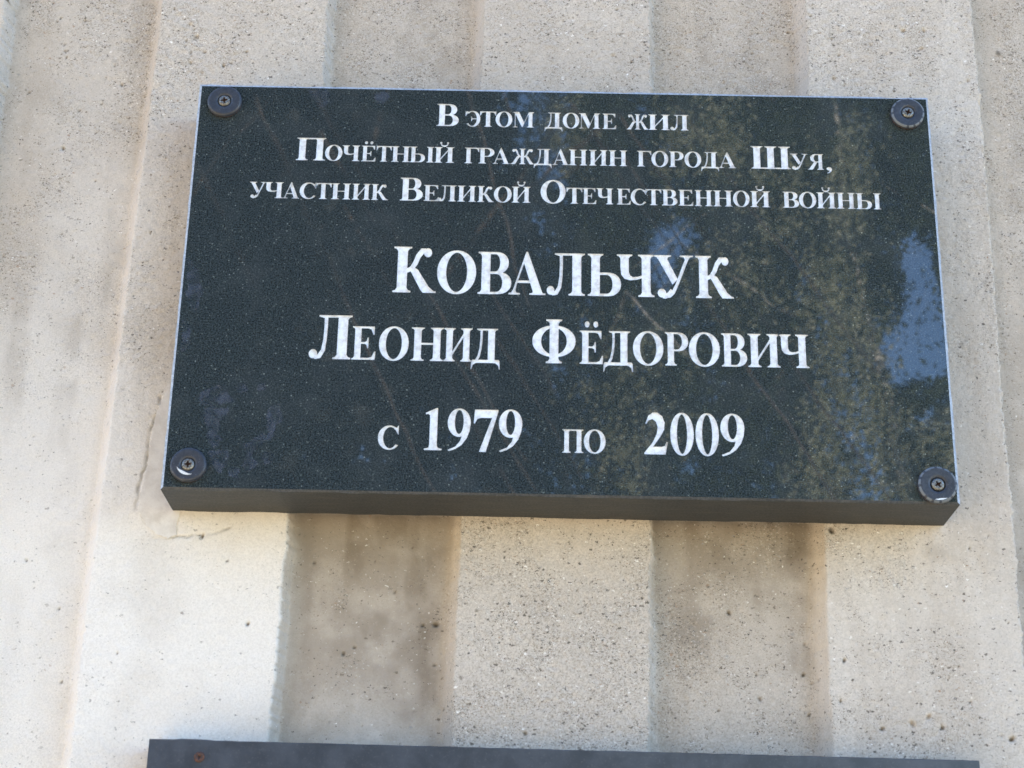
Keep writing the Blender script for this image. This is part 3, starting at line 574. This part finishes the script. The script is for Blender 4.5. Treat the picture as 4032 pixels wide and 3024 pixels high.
# dried glue film at the lower left
RES = mat_residue()
for i, pts in enumerate([[(15, 51), (21, 55), (28, 57), (30, 51), (33, 48), (27, 46), (19, 45), (16, 47)], [(18, 43.5), (30, 44), (31, 40), (27, 38), (26, 30), (29, 27), (25, 22), (22, 26), (20, 34), (18, 40)],
        [(52, 46), (57, 47), (58, 38), (55, 34), (54, 27), (51, 27), (52, 34), (50, 40)], [(40, 24), (44, 27), (50, 31), (51, 27), (46, 22), (44, 19), (48, 14), (44, 10), (40, 13), (42, 19)],
        [(22, 20), (32, 22), (33, 15), (29, 9), (25, 13)], [(50, 21), (55, 21), (54, 15), (51, 14)], [(34, 56), (38, 58), (40, 54), (36, 52)], [(46, 58), (49, 58), (48, 54), (45, 54)], [(33, 12), (39, 12), (38, 6), (34, 7)], [(60, 231), (70, 232), (73, 226), (68, 221), (64, 225)], [(96, 231), (104, 231), (102, 224), (98, 223)], [(3, 128), (8, 122), (12, 108), (9, 98), (4, 104)], [(3, 92), (7, 90), (8, 78), (4, 74)]]):
    blob('glue_residue', pts, .06, .055, RES, plaque, jit=.7, seed=i+5)
# ---- screws through dark cap washers
def lathe(prof, c, n=40, wob=0.0, seed=0):
    r = random.Random(seed); vs, fs = [], []
    ph = [r.uniform(0, 6.28) for _ in range(3)]
    for rad, z in prof:
        for i in range(n):
            a = 2*math.pi*i/n; k = 1+wob*(math.sin(2*a+ph[0])+.6*math.sin(3*a+ph[1])+.4*math.sin(7*a+ph[2]))
            vs.append(W(c[0]+rad*k*math.cos(a), c[1]+rad*k*math.sin(a), z))
    for j in range(len(prof)-1):
        for i in range(n): k = (i+1) % n; fs.append((j*n+i, j*n+k, (j+1)*n+k, (j+1)*n+i))
    return vs, fs
def washer(c, R, rot, seed, bright, parent):
    prof = [(R*.90, .03), (R*.985, .35), (R, 1.1), (R*.995, 2.1), (R*.95, 2.75), (R*.88, 3.0), (R*.80, 2.92), (R*.55, 3.0), (R*.42, 2.9), (R*.375, 2.3), (R*.36, 1.4), (.1, 1.3)]
    vs, fs = lathe(prof, c, 44, .010, seed)
    nf = 44
    me = bpy.data.meshes.new('cap_washer'); me.from_pydata(vs, [], fs); me.materials.append(RUBBER); me.materials.append(RUST); me.shade_smooth()
    me.materials.append(WORN)
    for i, p in enumerate(me.polygons):
        k = i % nf; p.material_index = 1 if i < nf*2 else 2 if (nf*3 <= i < nf*5 and seed in (2, 4) and (k*seed*7) % 44 > 9) else 0
    w = link('cap_washer', me, parent)
    # screw head: pan head with a cross recess cut down into it
    hr = 3.25; bm = bmesh.new(); cz = 2.0
    N = 32; rings = []
    for rad, z in ((hr*.93, 1.5), (hr, 2.1), (hr*.97, 2.7), (hr*.86, 3.15), (hr*.70, 3.35)):
        rings.append([bm.verts.new((c[0]+rad*math.cos(2*math.pi*i/N), c[1]+rad*math.sin(2*math.pi*i/N), z)) for i in range(N)])
    for A1, B1 in zip(rings, rings[1:]):
        for i in range(N): bm.faces.new((A1[i], A1[(i+1) % N], B1[(i+1) % N], B1[i]))
    # cross outline of 12 points
    s, l = .42, 1.75; cr = []
    for q in range(4):
        a = rot+q*math.pi/2; ca, sa = math.cos(a), math.sin(a)
        for (x, y) in ((l, -s), (l, s), (s*1.35, s*1.35)): cr.append((c[0]+x*ca-y*sa, c[1]+x*sa+y*ca))
    top = [Vector((p.co.x, p.co.y)) for p in rings[-1]]; n1 = len(top)
    v2, e2, f2, ov, oe, of = geometry.delaunay_2d_cdt(top+[Vector(p) for p in cr], [], [list(range(n1)), list(range(n1, n1+12))], 1, 1e-5, True)
    tv = [bm.verts.new((p.x, p.y, 3.35)) for p in v2]
    for t, s_ in zip(f2, of):
        if 1 not in s_: bm.faces.new([tv[i] for i in t])
    hi = [bm.verts.new((x, y, 3.35)) for x, y in cr]; lo = [bm.verts.new((c[0]+(x-c[0])*.55, c[1]+(y-c[1])*.55, 1.9)) for x, y in cr]
    dark = []
    for i in range(12): dark.append(bm.faces.new((hi[i], hi[(i+1) % 12], lo[(i+1) % 12], lo[i])))
    dark.append(bm.faces.new(lo))
    for d in dark: d.material_index = 1
    bmesh.ops.remove_doubles(bm, verts=bm.verts, dist=.001)
    for q in bm.verts: q.co = W(*q.co)
    bmesh.ops.recalc_face_normals(bm, faces=bm.faces)
    me = bpy.data.meshes.new('screw_head'); bm.to_mesh(me); bm.free(); me.materials.append(STEEL); me.materials.append(RECESS)
    link('screw_head', me, w)
    if bright:      # crescent of bare metal beside the head
        pts = []
        for i in range(15): a = math.radians(bright[0]+(bright[1]-bright[0])*i/14); pts.append((c[0]+R*bright[2]*math.cos(a), c[1]+R*bright[2]*math.sin(a)))
        for i in range(15): a = math.radians(bright[1]+(bright[0]-bright[1])*i/14); k = R*bright[2]-bright[3]*math.sin(math.pi*min(.97, max(.03, i/14))); pts.append((c[0]+k*math.cos(a), c[1]+k*math.sin(a)))
        v2, e2, f2, *_ = geometry.delaunay_2d_cdt([Vector(p) for p in pts], [], [list(range(30))], 1, 1e-5)
        mesh('bare_metal_crescent', [W(p.x, p.y, 3.08) for p in v2], [tuple(t) for t in f2], BARE, w)
    return w
mw = NT('worn washer rim'); mw.set(Base_Color=(.13, .15, .17, 1), Roughness=.45); WORN = mw.m
mb = NT('bare bright metal'); mb.set(Base_Color=(.80, .82, .82, 1), Roughness=.35, Metallic=.3); BARE = mb.m
washer((14.8, 222.3), 9.3, .15, 1, None, plaque)
washer((387.7, 222.8), 9.2, -.35, 2, None, plaque)
washer((13.2, 12.4), 9.1, .05, 3, (195, 295, .62, 1.5), plaque)
washer((388.9, 9.4), 9.8, .55, 4, (255, 300, .84, .9), plaque)

# ================================================================ the second plaque, its top edge in view
plaque2 = empty('lower_plaque', W(203, -300, -36)); tag(plaque2, 'matt slate grey plaque below, cut off by the bottom of the photo', 'plaque')
A0 = (3.1, -121.4); ax = Vector((400.5, -2.6)).normalized(); ay = Vector((-ax.y, ax.x))
def Q(x, y, z): p = Vector(A0)+ax*x+ay*y; return W(p.x, p.y, z)
bm = bmesh.new(); Z2 = -16.0; N = 100; r = random.Random(9)
tops = [(400.5*i/N, (r.uniform(-.12, .12)+(.5*math.exp(-((i-5)/2.0)**2))) if 0 < i < N else 0) for i in range(N+1)]
loop = tops + [(400.5, -232), (0, -232)]
fr = [bm.verts.new(Q(x, y-(.4 if y > -200 else -.4), Z2)) for x, y in loop]; md = [bm.verts.new(Q(x, y, Z2-.5)) for x, y in loop]; bk = [bm.verts.new(Q(x, y, -36)) for x, y in loop]
bm.faces.new(fr); bm.faces.new(bk)
for i in range(len(loop)):
    j = (i+1) % len(loop); bm.faces.new((fr[i], fr[j], md[j], md[i])); bm.faces.new((md[i], md[j], bk[j], bk[i]))
bmesh.ops.recalc_face_normals(bm, faces=bm.faces); bmesh.ops.triangulate(bm, faces=[f_ for f_ in bm.faces if len(f_.verts) > 4])
me = bpy.data.meshes.new('slab'); bm.to_mesh(me); bm.free(); me.materials.append(PLATE); link('slab', me, plaque2)
for (sx, sy) in ((24.9, -8.2), (375.6, -8.2), (24.9, -224), (375.6, -224)):
    p = Vector(A0)+ax*sx+ay*sy
    vs, fs = lathe([(2.6, Z2+.02), (2.5, Z2+.5), (1.9, Z2+.75), (.9, Z2+.7), (.75, Z2+.1), (.01, Z2+.05)], (p.x, p.y), 20, .03, 2)
    mesh('rusty_screw', vs, fs, RUST, plaque2, smooth=True)
# ================================================================ ground and the trees that face the wall (seen mirrored in the granite)
g = mesh('ground', [(-900, .4, -.004), (900, .4, -.004), (900, -900, -.004), (-900, -900, -.004), (-900, 300, -.004), (900, 300, -.004)], [(0, 1, 2, 3), (4, 5, 1, 0)], mat_ground()); tag(g, kind='structure')
pv = mesh('path', [(-30, -.3, .0), (30, -.3, .0), (30, -3.0, .0), (-30, -3.0, .0)], [(0, 3, 2, 1)], mat_path()); tag(pv, kind='structure')
BIRCH = mat_bark('birch bark', (.72, .66, .58), (.10, .09, .08)); SPRUCE = mat_bark('spruce bark', (.13, .09, .06), (.06, .045, .035))
LEAF_A = mat_leaf('birch leaf', (.032, .055, .020), (.095, .125, .045), (.18, .22, .06)); LEAF_B = mat_leaf('dark needle spray', (.006, .011, .008), (.012, .018, .012), (.012, .02, .008))
def tube(path, radii, n=9):
    vs, fs = [], []
    for k, (p, r) in enumerate(zip(path, radii)):
        d = (Vector(path[min(k+1, len(path)-1)])-Vector(path[max(0, k-1)])).normalized(); u = d.orthogonal().normalized(); w = d.cross(u)
        for i in range(n): a = 2*math.pi*i/n; vs.append(Vector(p)+(u*math.cos(a)+w*math.sin(a))*r)
    for k in range(len(path)-1):
        for i in range(n): j = (i+1) % n; fs.append((k*n+i, k*n+j, (k+1)*n+j, (k+1)*n+i))
    return vs, fs
def leaves(P, size, r, hang=0.0):
    """one rhombus leaf at each point"""
    n = len(P); d = r.normal(size=(n, 3)); d[:, 2] -= hang; d /= np.linalg.norm(d, axis=1, keepdims=True)
    e = np.cross(d, r.normal(size=(n, 3))); e /= np.linalg.norm(e, axis=1, keepdims=True)
    s = size*r.uniform(.7, 1.3, (n, 1)); 
    V = np.stack([P, P+d*s*.5+e*s*.36, P+d*s, P+d*s*.5-e*s*.36], 1).reshape(-1, 3)
    return V, np.arange(4*n).reshape(n, 4)
def inside(x, z, poly):
    c = np.zeros(x.shape, bool); n = len(poly)
    for i in range(n):
        (x1, z1), (x2, z2) = poly[i], poly[(i+1) % n]
        if z1 == z2: continue
        m = ((z1 > z) != (z2 > z)) & (x < (x2-x1)*(z-z1)/(z2-z1)+x1); c ^= m
    return c
KK = 29.74
def at_depth(x, y, Y): k = (.835-Y)/.835; return (-.0225+((x-200)*MM+.0225)*k, 1.728+(y*MM+.272)*k)
def far(x, y): return (-.0225+((x-200)*MM+.0225)*KK, 1.728+(y*MM+.272)*KK)     # from mirrored spot on the granite to the row of trees 24 m away
GAPS = [[far(*p) for p in g] for g in [[(384, 157), (396, 155), (402, 114), (403, 83), (400, 72), (385, 64), (370, 54), (364, 82), (363, 98), (373, 100), (378, 124), (375, 135)], [(265, 158), (273, 160), (270, 144), (262, 133), (255, 109), (245, 122), (240, 132), (245, 149), (255, 157)], [(188, 198), (196, 200), (198, 234), (205, 234), (208, 196), (206, 165), (199, 167), (194, 175), (186, 181)], [(181, 150), (188, 150), (187, 157), (182, 157)], [(198, 153), (203, 153), (203, 160), (199, 160)], [(385, 44), (392, 44), (390, 51), (386, 50)], [(373, 35), (379, 36), (377, 42), (374, 43)], [(227, 9), (233, 9), (233, 15), (228, 15)], [(262, 110), (268, 108), (262, 88), (258, 92)], [(380, 48), (392, 46), (388, 34), (380, 36)], [(338, 34), (346, 30), (342, 22), (336, 26)], [(252, 176), (262, 172), (258, 165), (250, 168)], [(262,20),(268,19),(266,10),(260,12)]]]
def branches(base, top, R, n, r, drop):
    """trunk and limbs as one tapered skeleton"""
    V, F = [], []
    def add(path, radii, k=9):
        v, f = tube(path, radii, k); o = len(V); V.extend(v); F.extend(tuple(i+o for i in q) for q in f)
    path = [Vector(base)]; H = top-base[2]
    for i in range(1, 9): path.append(Vector((base[0]+r.uniform(-.15, .15)*i*.4, base[1]+r.uniform(-.15, .15)*i*.4, base[2]+H*i/8)))
    add(path, [R*(1-.93*i/8) for i in range(9)], 12)
    for i in range(n):
        t = r.uniform(.25, .97); p = path[int(t*8)].lerp(path[min(8, int(t*8)+1)], t*8 % 1); a = r.uniform(0, 6.28); L = (1.15-t)*H*.28
        q = p+Vector((math.cos(a)*L*.5, math.sin(a)*L*.5, L*.45)); s = p+Vector((math.cos(a)*L, math.sin(a)*L, L*.5-drop*L))
        add([p, p.lerp(q, .5)+Vector((0, 0, .1)), q, q.lerp(s, .6), s], [R*.32*(1-t*.6), R*.25*(1-t*.6), R*.16*(1-t*.5), R*.09, R*.03], 6)
    return V, F
def birch(x, y, h, w, n, seed, label, gaps=True, dens=None, trunk_mat=None, leaf=None, size=.085, lo=4.0):
    r = np.random.default_rng(seed); pr = random.Random(seed)
    t = empty('birch_tree', (x, y, 0)); tag(t, label, 'tree', 'trees facing the wall')
    v, f = branches((x, y, 0), h*.96, .13, 26, pr, .5); mesh('trunk', v, f, trunk_mat or BIRCH, t, smooth=True)
    # hanging strands
    ns = n//26; a = r.uniform(0, 2*np.pi, ns); q = np.sqrt(r.random(ns)); zt = lo+(h-lo)*r.random(ns)**.8
    rad = w*np.sqrt(np.clip(1-((zt-(lo+h)*.5)/((h-lo)*.56))**2, .05, 1))
    sx, sy = x+q*rad*np.cos(a), y+q*rad*.55*np.sin(a); L = r.uniform(.5, 2.4, ns)
    k = r.random((ns, 26)); Pp = np.stack([sx[:, None]+r.normal(0, .09, (ns, 26)), sy[:, None]+r.normal(0, .09, (ns, 26)), zt[:, None]-k*L[:, None]], -1).reshape(-1, 3)
    # clumps: thin out where a slow 3-D pattern is low
    cl = fbm(Pp[:, 0]*100+900, Pp[:, 2]*45+Pp[:, 1]*60, 90, seed+50, 3); Pp = Pp[cl > r.uniform(.26, .46, len(Pp))]
    if gaps:
        jx, jz = Pp[:, 0]+(fbm(Pp[:, 0]*100+900, Pp[:, 2]*100, 45, 7, 3)-.5)*.7, Pp[:, 2]+(fbm(Pp[:, 0]*100+300, Pp[:, 2]*100, 60, 9, 3)-.5)*1.0; kx = np.ones(len(Pp), bool)
        # opening narrows with depth so that the same sky shows through from nearby spots
        s = (24.835)/(.835-Pp[:, 1]); jx = -.0225+(jx+.0225)*s; jz = 1.728+(jz-1.728)*s
        stray = r.random(len(Pp)) < .03
        for gp in GAPS: kx &= ~inside(jx, jz, gp) | stray
        Pp = Pp[kx]
    if dens is not None: Pp = Pp[r.random(len(Pp)) < dens(Pp)]
    V, F = leaves(Pp, size, r, .8)
    link('crown', np_mesh('crown', V, F, leaf or LEAF_A), t); return t
birch(4.2, -24.4, 23, 3.6, 330000, 21, 'tall weeping birch standing at the right of the row facing the wall')
birch(0.7, -24.0, 23, 3.2, 260000, 22, 'tall weeping birch in the middle of the row facing the wall')
birch(8.4, -25.0, 20, 2.6, 130000, 24, 'tall weeping birch at the far right end of the row facing the wall')
LEAF_C = mat_leaf('sunlit-toned birch leaf', (.36, .38, .22), (.70, .68, .50), (.50, .50, .28))  # brightness of sunlit foliage put into a paler leaf colour
def twigs(tree, cols, seed):
    """long yellowing twigs that hang on the side of the crown towards the wall"""
    r = np.random.default_rng(seed); Q_ = []
    for (x, y0, y1, w, n) in cols:
        (fx, fz0), (_, fz1) = at_depth(x, y0, -21.9), at_depth(x, y1, -21.9)
        for _ in range(int(n)):
            cx = fx+r.normal(0, w*.05); zt = fz0+(fz1-fz0)*r.random(); L = r.uniform(.25, .9); cy = -21.9+r.normal(0, .25); k = r.random(9)
            Q_.append(np.stack([cx+r.normal(0, .05, 9)+.10*np.sin(zt*1.3), cy+r.normal(0, .06, 9), zt-k*L], -1))
    V, F = leaves(np.concatenate(Q_), .065, r, .8); link('hanging_twigs', np_mesh('hanging_twigs', V, F, LEAF_C), tree)
birches = [o for o in COL.objects if o.name.startswith('birch_tree')]
twigs(birches[0], [(338, 150, 0, 5, 150), (349, 140, 40, 6, 190), (354, 225, 165, 5, 110), (331, 60, -10, 5, 70), (362, 50, 0, 5, 70), (318, 200, 150, 6, 60), (395, 60, 20, 5, 60)], 61)
twigs(birches[1], [(262, 236, 190, 4, 40), (283, 235, 195, 6, 80), (232, 40, 0, 5, 50), (200, 236, 205, 5, 50), (212, 110, 20, 9, 70), (240, 100, 40, 7, 60), (290, 150, 110, 7, 60)], 62)
def slim_birch(pts, y, r0, label, seed):
    P_ = [Vector((at_depth(*p, y)[0], y, at_depth(*p, y)[1])) for p in pts]; b = Vector((P_[0].x+.2, y, 0))
    t = empty('birch_tree', b); tag(t, label, 'tree', 'trees facing the wall')
    path = [b]+P_; n = len(path); v, f = tube(path, [r0*1.6*(1-i/(n+1.5))+.015 for i in range(n)], 10); mesh('trunk', v, f, BIRCH, t, smooth=True)
    r = np.random.default_rng(seed); e = P_[-1]; Pp = np.array([[e.x, e.y, e.z]])+r.normal(0, 1, (2500, 3))*np.array([.5, .4, .9])+np.array([0, 0, .8])
    V, F = leaves(Pp, .07, r, .8); link('crown', np_mesh('crown', V, F, LEAF_A), t)
slim_birch([(374, -30), (371, 12), (367, 61), (360, 100), (352, 150), (348, 262)], -23.2, .055, 'slender pale birch before the right-hand weeping birch', 71)
slim_birch([(318, -40), (312, 60), (306, 150), (305, 189), (297, 205), (292, 217), (292, 240), (296, 275)], -23.5, .06, 'slender crooked birch between the two weeping birches', 72)
def spruce(x, y, h, w, n, seed, label):
    r = np.random.default_rng(seed); pr = random.Random(seed)
    t = empty('spruce_tree', (x, y, 0)); tag(t, label, 'tree', 'trees facing the wall')
    v, f = branches((x, y, 0), h*.98, .22, 60, pr, .9); mesh('trunk', v, f, SPRUCE, t, smooth=True)
    nb = n//40; zt = 1.2+(h-1.2)*r.random(nb)**1.25; a = r.uniform(0, 2*np.pi, nb); L = w*(1.03-zt/h)*r.uniform(.75, 1.1, nb)
    k = np.sqrt(r.random((nb, 40))); sp = r.normal(0, .16, (nb, 40))
    Pp = np.stack([x+np.cos(a)[:, None]*k*L[:, None]-np.sin(a)[:, None]*sp, y+np.sin(a)[:, None]*k*L[:, None]+np.cos(a)[:, None]*sp, zt[:, None]-.35*k*L[:, None]-np.abs(r.normal(0, .13, (nb, 40)))], -1).reshape(-1, 3)
    V, F = leaves(Pp, .27, r, .6); link('crown', np_mesh('crown', V, F, LEAF_B), t); return t
spruce(-2.6, -22.0, 36, 4.3, 90000, 31, 'tall dark spruce left of the middle birch facing the wall')
spruce(-6.2, -21.5, 33, 4.4, 90000, 32, 'broad dark spruce at the left of the row facing the wall')
# unseen pale building, added at the left to bounce warm sunlight onto the wall
PLASTER = NT('pale cream plaster'); pp = PLASTER.pos(1.0)
PLASTER.set(Base_Color=PLASTER.mix(PLASTER.ramp(PLASTER.noise(pp, .8, 5, .6).outputs[0], .35, .7), (.78, .66, .48), (.70, .58, .42)), Roughness=.9)
GLASS = NT('window glass'); GLASS.set(Base_Color=(.03, .035, .04, 1), Roughness=.05); ROOFM = NT('grey roof sheet'); ROOFM.set(Base_Color=(.16, .15, .14, 1), Roughness=.6)
fill_house = empty('fill_house', (-19, -27, 0)); tag(fill_house, 'unseen long cream plastered building with grey roof, added to bounce warm light onto the wall', 'fill_house')
fill_house.rotation_euler.z = math.radians(-35)
def hb(name, x0, x1, y0, y1, z0, z1, mat, par):
    vs = [(x, y, z) for x in (x0, x1) for y in (y0, y1) for z in (z0, z1)]
    me = bpy.data.meshes.new(name); me.from_pydata(vs, [], [(0, 1, 3, 2), (4, 6, 7, 5), (0, 4, 5, 1), (2, 3, 7, 6), (0, 2, 6, 4), (1, 5, 7, 3)]); me.materials.append(mat)
    o = bpy.data.objects.new(name, me); COL.objects.link(o); o.parent = par; return o
hb('walls', -11, 9, -10, 0, 0, 13.5, PLASTER.m, fill_house); hb('roof', -11.5, 9.5, -10.5, .5, 13.504, 13.9, ROOFM.m, fill_house)
for i in range(6):
    for j in range(4):
        hb('window', -9.4+i*3.1, -8.1+i*3.1, -.05, .03, 1.4+j*3.1, 2.9+j*3.1, GLASS.m, fill_house)
